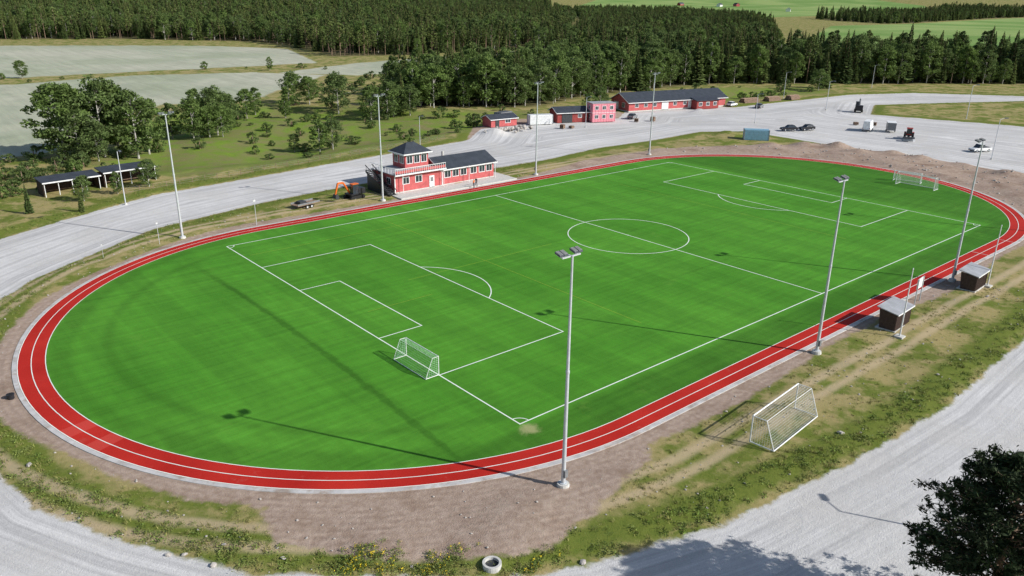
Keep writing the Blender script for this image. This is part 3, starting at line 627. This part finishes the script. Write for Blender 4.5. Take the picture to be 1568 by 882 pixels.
def spruce(nm,h_,R,zb=1.,lv=34):
    t_=TB(); t_.tube([(0,0,-.5),(0,0,h_*.5),(0,0,h_)],[.2,.12,.02],6); arr=[]
    for i in range(lv):
        u=i/(lv-1); z=zb+(h_-zb)*u; r=R*(1-u)**.85*(1+.12*math.sin(i*2.1))+.12; n=int(9+7*(1-u))
        for j in range(n):
            th=2*math.pi*j/n+i*1.3+rng.uniform(-.3,.3); rr=r*rng.uniform(.7,1.15); d=np.array((math.cos(th),math.sin(th),0)); s_=np.array((-d[1],d[0],0)); w_=rr*.22+.12
            dz=-rr*rng.uniform(.15,.4); b0=np.array((0,0,z)); 
            a1=b0+d*rr*.25+np.array((0,0,dz*.1)); mid=b0+d*rr*.62+np.array((0,0,dz*.5)); tip=b0+d*rr+np.array((0,0,dz*.75+.12))
            arr+= [a1,mid+s_*w_-np.array((0,0,.12)),tip,mid-s_*w_-np.array((0,0,.12))]
            arr+= [a1,mid+np.array((0,0,-.4-w_*.6)),tip,mid+np.array((0,0,.12))]
    t_.q(np.array(arr)); return t_.mesh(nm,[M['bark'],M['spruce']])
def farpine(nm,h_,R):
    return birch(nm,h_,R,h_*.42,8,.32,26,'bark','spruce',60)
def pinebig(nm,h_,R,zb):
    t_=TB(); t_.tube([(0,0,-.5),(.1,0,h_*.35),(-.1,.1,h_*.7),(0,0,h_)],[.28,.22,.13,.04],9); C=[]; Qc=[]
    nb=70
    for i in range(nb):
        u=i/(nb-1); z=zb+(h_-zb)*u*.97; th=i*2.4+rng.uniform(-.3,.3); r=R*(1-u**2.6)**.5*rng.uniform(.7,1.05)+.45
        d=np.array((math.cos(th),math.sin(th),0)); s_=np.array((-d[1],d[0],0)); tipz=z+rng.uniform(.1,.6)
        t_.tube([(0,0,z-.4),tuple(d*r*.5+np.array((0,0,z))),tuple(d*r+np.array((0,0,tipz)))],[.08,.045,.015],5)
        for k in range(24):
            f_=rng.uniform(.3,1.05); side_=rng.normal(0,.3)*r*.6*f_; p_=d*r*f_+s_*side_+np.array((0,0,z+(tipz-z)*f_+rng.uniform(-.2,.4)))
            t_.tube([tuple(d*r*f_*.8+np.array((0,0,z+(tipz-z)*f_*.8))),tuple(p_)],[.018,.008],3)
            m=30; q=rng.normal(size=(m,3)); q[:,2]=np.abs(q[:,2])*.7-.15; q/=np.linalg.norm(q,axis=1)[:,None]; q*=rng.uniform(.22,.4)
            a0=p_+q*.05; b_=np.cross(q,rng.normal(size=(m,3))); b_/=np.linalg.norm(b_,axis=1)[:,None]; b_*=.022
            C.append(np.stack([a0-b_,a0+b_,p_+q],1).reshape(-1,3))
            Qc.append(p_+rng.normal(0,.16,(14,3)))
    t_.q(quads(np.concatenate(Qc),.15,.45)); t_.q(np.concatenate(C),1,3); return t_.mesh(nm,[M['bark'],M['pine']])
def tuft(nm,h_,n,mat,w_=.03,sp=.2):
    arr=[]
    for i in range(n):
        b0=np.array((*rng.normal(0,sp,2),-.03)); d=np.array((*rng.normal(0,.35,2),1.)); d/=np.linalg.norm(d); s_=np.cross(d,rng.normal(size=3)); s_/=np.linalg.norm(s_); l=h_*rng.uniform(.5,1.2)
        arr+=[b0-s_*w_,b0+s_*w_,b0+d*l]
    t_=TB(); t_.q(np.array(arr),0,3); return t_.mesh(nm,[M[mat]])
def weed(nm,r,n,flowers=False):
    c_=rng.normal(0,r*.5,(n,3)); c_[:,2]=np.abs(c_[:,2])*.7+.03; t_=TB(); t_.q(quads(c_,.08,.5),0); 
    if flowers:
        k=rng.normal(0,r*.6,(9,3)); k[:,2]=rng.uniform(.2,.34,9); t_.q(quads(k,.045,.9),1)
    return t_.mesh(nm,[M['weed'],M['yellow']])
def rock(nm):
    v=[];N=7
    for z,r in ((-.1,.6),(.2,1.),(.55,.75),(.7,.25)):
        for i in range(N): t_=2*math.pi*i/N; q=r*rng.uniform(.75,1.2); v.append((q*math.cos(t_),q*math.sin(t_)*.8,z+rng.uniform(-.08,.08)))
    f=[(k*N+i,k*N+(i+1)%N,(k+1)*N+(i+1)%N,(k+1)*N+i) for k in range(3) for i in range(N)]+[tuple(range(3*N,4*N))]
    return mesh_from(nm,v,f,[M['stone']])
B3=[birch('birch_a',12,3.3,1.9),birch('birch_b',12,2.6,1.4),birch('birch_c',12,3.9,2.0)]
S3=[spruce('spruce_a',16,2.9),spruce('spruce_b',16,2.3,1.5),spruce('spruce_c',16,3.3,.7)]
Pn=[farpine('pine_a',15,2.4),farpine('pine_b',16,2.0)]
SH=[birch('shrub_a',2.6,1.7,.2,6,.17,34,'bark','leaf',34),birch('shrub_b',2.0,1.5,.1,6,.17,34,'bark','leaf',30)]
def coll(nm,meshes):
    c_=bpy.data.collections.new(nm)
    for i,m_ in enumerate(meshes): c_.objects.link(bpy.data.objects.new('%s_proto_%d'%(nm,i),m_))
    return c_
def instancer(name,pts,scl,idx,cl,tilt=.0):
    n=len(pts); me=bpy.data.meshes.new(name); me.from_pydata([tuple(map(float,p_)) for p_ in pts],[],[])
    def at(nm,tp,vals,key): me.attributes.new(nm,tp,'POINT').data.foreach_set(key,vals)
    rot=np.column_stack([rng.normal(0,tilt,n) if tilt else np.zeros(n),rng.normal(0,tilt,n) if tilt else np.zeros(n),rng.uniform(0,6.28,n)])
    at('irot','FLOAT_VECTOR',rot.astype(np.float32).ravel(),'vector'); at('iscl','FLOAT_VECTOR',np.asarray(scl,np.float32).ravel(),'vector'); at('iidx','INT',np.asarray(idx,np.int32),'value')
    o=link(bpy.data.objects.new(name,me)); ng=bpy.data.node_groups.new(name,'GeometryNodeTree')
    ng.interface.new_socket('Geometry',in_out='INPUT',socket_type='NodeSocketGeometry'); ng.interface.new_socket('Geometry',in_out='OUTPUT',socket_type='NodeSocketGeometry')
    gi=ng.nodes.new('NodeGroupInput'); go=ng.nodes.new('NodeGroupOutput'); ip=ng.nodes.new('GeometryNodeInstanceOnPoints'); ci=ng.nodes.new('GeometryNodeCollectionInfo')
    ci.inputs['Collection'].default_value=cl; ci.inputs['Separate Children'].default_value=True; ci.inputs['Reset Children'].default_value=True
    def na(nm,tp): x=ng.nodes.new('GeometryNodeInputNamedAttribute'); x.data_type=tp; x.inputs['Name'].default_value=nm; return x.outputs['Attribute']
    er=ng.nodes.new('FunctionNodeEulerToRotation'); lk=ng.links.new
    lk(gi.outputs[0],ip.inputs['Points']); lk(ci.outputs[0],ip.inputs['Instance']); ip.inputs['Pick Instance'].default_value=True
    lk(na('iidx','INT'),ip.inputs['Instance Index']); lk(na('irot','FLOAT_VECTOR'),er.inputs[0]); lk(er.outputs[0],ip.inputs['Rotation']); lk(na('iscl','FLOAT_VECTOR'),ip.inputs['Scale']); lk(ip.outputs[0],go.inputs[0])
    md=o.modifiers.new('inst','NODES'); md.node_group=ng; return o
ALL=coll('tree_kinds',B3+S3+Pn)  # 0-2 birch 3-5 spruce 6-7 pine
SHC=coll('shrub_kinds',SH)
def scatter(poly,sp,rmin=0,rmax=1e9,keep=1.):
    p_=np.array(poly,float); lo=p_.min(0); hi=p_.max(0); lo=np.maximum(lo,(-300,-60)); hi=np.minimum(hi,(3200,3200))
    gx,gy=np.meshgrid(np.arange(lo[0],hi[0],sp),np.arange(lo[1],hi[1],sp)); q=np.column_stack([gx.ravel(),gy.ravel()])+rng.uniform(-.48,.48,(gx.size,2))*sp
    d=q-cam0; r=np.hypot(d[:,0],d[:,1]); a_=np.degrees(np.arctan2(d[:,1],d[:,0])); q=q[(r>=rmin)&(r<rmax)&(a_>8)&(a_<92)&(rng.uniform(0,1,len(q))<keep)]
    return q[sdf(q,poly)>0]
def forest_obj(name,sets):
    pts=[];scl=[];ix=[]
    for q,pb,pp_,smin,smax in sets:
        n=len(q); z=Hat(q)-.2; s_=smin+(smax-smin)*rng.uniform(0,1,n)**1.5; u=rng.uniform(0,1,n)+.2*vn(q[:,0],q[:,1],35.)
        k=np.where(u<pb,rng.integers(0,3,n),np.where(u<pb+pp_,rng.integers(6,8,n),rng.integers(3,6,n)))
        s_=s_*np.where(k<3,1.12,1.); pts.append(np.column_stack([q,z])); scl.append(np.column_stack([s_*rng.uniform(.85,1.15,n),s_*rng.uniform(.85,1.15,n),s_])); ix.append(k)
    return instancer(name,np.concatenate(pts),np.concatenate(scl),np.concatenate(ix),ALL)
F0=scatter(forest,6.6,0,900); F1=scatter(forest,10.5,900,1700); F2=scatter(forest,18,1700,3000)
edge=sdf(F0,forest)<22
forest_obj('forest',[(F0[edge],.2,.6,.7,1.3),(F0[~edge],.3,.15,.7,1.4),(F1,.3,.1,.9,1.5),(F2,.2,.1,1.5,2.2)])
m1=scatter(massM,5.0); m2=scatter(mass2,7.2); m3=scatter(mass3,7.); m4=scatter(mass4,12.)
lft=m1[:,0]<235
forest_obj('mixed_woodland',[(m1[lft],.6,.1,.65,1.25),(m1[~lft],.35,.12,.65,1.4),(m2,.3,.1,.7,1.25),(m3,.3,.1,.7,1.1),(m4,.2,.1,.8,1.4)])
def tree(nm,me_,x,y,h_,base,w_=1.):
    o=link(bpy.data.objects.new(nm,me_)); s_=h_/base; o.location=(x,y,float(Hat([(x,y)])[0])-.1); o.scale=(s_*w_*random.uniform(.9,1.1),s_*w_*random.uniform(.9,1.1),s_); o.rotation_euler=(0,0,random.uniform(0,6.28))
BT=[(-3,144,16),(0,148,15),(4.5,143,16.5),(8,145,15),(10.5,140,14.5),(14,144,12),(2,138,8),(6,149,14),(-1,140,11),(29,158,10),(33,166,12),(37,163,12),(41,170,10),(26,165,9),(36,157,8),(55,187,8.5),(59,190,8),(76,199,10),(80,196,9),(72,194,8),(80,177,12),(82,161,10),(87,160,11),(91,163,10),(95,160,9),(47,126,7.5),(51,127,7),(43,131,4.5),(103,170,14),(108,166,13),(112,172,15),(118,166,15),(123,158,16),(116,178,14),(99,176,11),(130,152,13),(-9,104,4.5),(-3,106,4),(3,108,5),(23,333,7),(119,312,6),(140,128,6),(148,131,7),(96,132,4),(262,120,8),(33,158,8),(64,180,6)]
for i,(x,y,h_) in enumerate(BT): tree('birch_tree',B3[i%3],x,y,h_,12,1.25)
for x,y,h_ in ((-11,97,4),(96,166,12),(127,160,17),(111,178,17),(135,156,18),(-18,100,5),(120,172,18),(270,122,14),(318,112,25),(330,104,22),(352,92,24),(295,128,22)): tree('spruce_tree',S3[random.randrange(3)],x,y,h_,16,1.0)
tree('pine_tree',pinebig('pine_tree',12,3.9,3.4),4.4,-34.8,12.0,12)
sh=[]
for poly,sp,kp in ((meadow,5,.22),(meadow2,6,.3),([(-30,112),(-8,116),(5,150),(-12,150),(-40,140)],3.2,.6),([(12,312),(109,310),(131,284),(165,325),(114,334),(15,333)],9,.16),([(60,114),(95,126),(130,132),(120,150),(90,140)],5,.35),([(20,185),(40,208),(70,205),(105,240),(150,268),(200,265),(130,215),(75,190)],5,.35)):
    sh.append(scatter(poly,sp,keep=kp))
sh=np.concatenate(sh); n=len(sh); s_=rng.uniform(.3,1.3,n)
instancer('shrubs',np.column_stack([sh,Hat(sh)-.1]),np.column_stack([s_,s_,s_*rng.uniform(.7,1.2,n)]),rng.integers(0,2,n),SHC)
GC=coll('grass_kinds',[tuft('tuft_a',.28,16,'blade'),tuft('tuft_b',.4,12,'blade',.03,.14),weed('weed_a',.3,34),weed('weed_b',.45,46),weed('weed_flower',.35,30,True)])
q=rng.uniform((-42,-26),(75,112),(80000,2)); a_=fields(q)
dc=np.hypot(q[:,0]-cam0[0],q[:,1]-cam0[1])
ok=(a_['gravel']<-.25)&(a_['oval']>2.2)&(a_['dirt']<-.3)&(rng.uniform(0,1,len(q))<np.clip(60/dc,0,1)**1.3)
ok&=~((q[:,0]>33)&(q[:,0]<62)&(q[:,1]>71)&(q[:,1]<88))
q=q[ok]; g_=a_['gravel'][ok]; bank=(g_>-3.2); pn=vn(q[:,0],q[:,1],2.1)+vn(q[:,0],q[:,1],.7,3.)*.6
keep=(bank&((pn>-.35)|(rng.uniform(0,1,len(q))<.3)))|(pn>.35)|(rng.uniform(0,1,len(q))<.2); q=q[keep]; bank=bank[keep]; n=len(q); z=Hat(q)
k=np.where(bank&(rng.uniform(0,1,n)<.5),rng.integers(2,4,n),rng.integers(0,2,n)); s_=rng.uniform(.45,1.1,n)*np.where(bank,1.05,.7)
instancer('verge_grass',np.column_stack([q,z]),np.column_stack([s_,s_,s_*.85]),k,GC,.1)
fl_=[rng.normal(c_,s_,(n_,2)) for c_,s_,n_ in (((-19.5,-6.5),(1.0,.6),70),((-16.5,-10.0),(1.5,.6),110),((-18.5,-8.),(.9,.6),40),((-11.,-14.),(.9,.4),25))]
q=np.concatenate(fl_); a_=fields(q); q=q[(a_['gravel']<.1)]; n=len(q)
s_=rng.uniform(.5,1.,n); instancer('dandelions',np.column_stack([q,Hat(q)]),np.column_stack([s_]*3),np.where(rng.uniform(0,1,n)<.55,4,3),GC,.1)
RC=coll('rock_kinds',[rock('rock_a'),rock('rock_b')])
q=rng.uniform((-42,-26),(75,80),(2600,2)); a_=fields(q); ok=(a_['gravel']<.2)&(a_['oval']>1.2); q=q[ok]; n=len(q); s_=rng.uniform(.03,.13,n)*np.where(rng.uniform(0,1,n)<.04,2.5,1)
q2=rng.uniform((110,-4),(153,76),(500,2)); q2=q2[sdf(q2,dirt_right)>0]; q2=q2[fields(q2)['oval']>.8]; q=np.concatenate([q,q2]); s_=np.concatenate([s_,rng.uniform(.08,.32,len(q2))]); n=len(q)
instancer('stones',np.column_stack([q,Hat(q)]),np.column_stack([s_]*3),rng.integers(0,2,n),RC,.3)
q=rng.uniform((84,113),(112,126),(160,2)); q=q[(np.abs(q[:,0]-98)/10+np.abs(q[:,1]-117)/3.5)<1]; n=len(q); s_=rng.uniform(.3,1.,n)
instancer('rock_pile',np.column_stack([q,rng.uniform(0,.7,n)]),np.column_stack([s_]*3),rng.integers(0,2,n),RC,.4)
# ------------------------------------------------------------------ light, sky, camera
el=math.radians(32); az=math.atan2(-.868,.497)
S=bpy.data.lights.new('sun','SUN'); S.energy=5.; S.angle=math.radians(.5); S.color=(1,.97,.92)
so=link(bpy.data.objects.new('sun',S)); dirv=Vector((math.cos(el)*math.cos(az),math.cos(el)*math.sin(az),math.sin(el))); so.rotation_euler=dirv.to_track_quat('Z','Y').to_euler()
wd=bpy.data.worlds.new('World'); sc.world=wd; wd.use_nodes=True; nt=wd.node_tree; bg=nt.nodes['Background']; sk=nt.nodes.new('ShaderNodeTexSky'); sk.sky_type='NISHITA'; sk.sun_disc=False; sk.sun_elevation=el; sk.sun_rotation=math.pi/2-az
nt.links.new(sk.outputs[0],bg.inputs[0]); bg.inputs[1].default_value=.1
cd=bpy.data.cameras.new('camera'); co=link(bpy.data.objects.new('camera',cd)); sc.camera=co; cd.sensor_width=36; cd.lens=36*1199.49/1568; cd.clip_start=.5; cd.clip_end=20000
yaw,pit,rol=.85945,.35874,.01273
f=np.array([math.cos(pit)*math.cos(yaw),math.cos(pit)*math.sin(yaw),-math.sin(pit)]); r=np.array([math.sin(yaw),-math.cos(yaw),0]); u=np.cross(r,f)
r,u=r*math.cos(rol)+u*math.sin(rol),-r*math.sin(rol)+u*math.cos(rol)
mt=Matrix.Identity(4)
for i in range(3): mt[i][0]=r[i]; mt[i][1]=u[i]; mt[i][2]=-f[i]
mt.translation=Vector((-38.78014,-43.72995,34.33513)); co.matrix_world=mt
sc.view_settings.view_transform='Standard'; sc.view_settings.look='None'; sc.view_settings.exposure=0
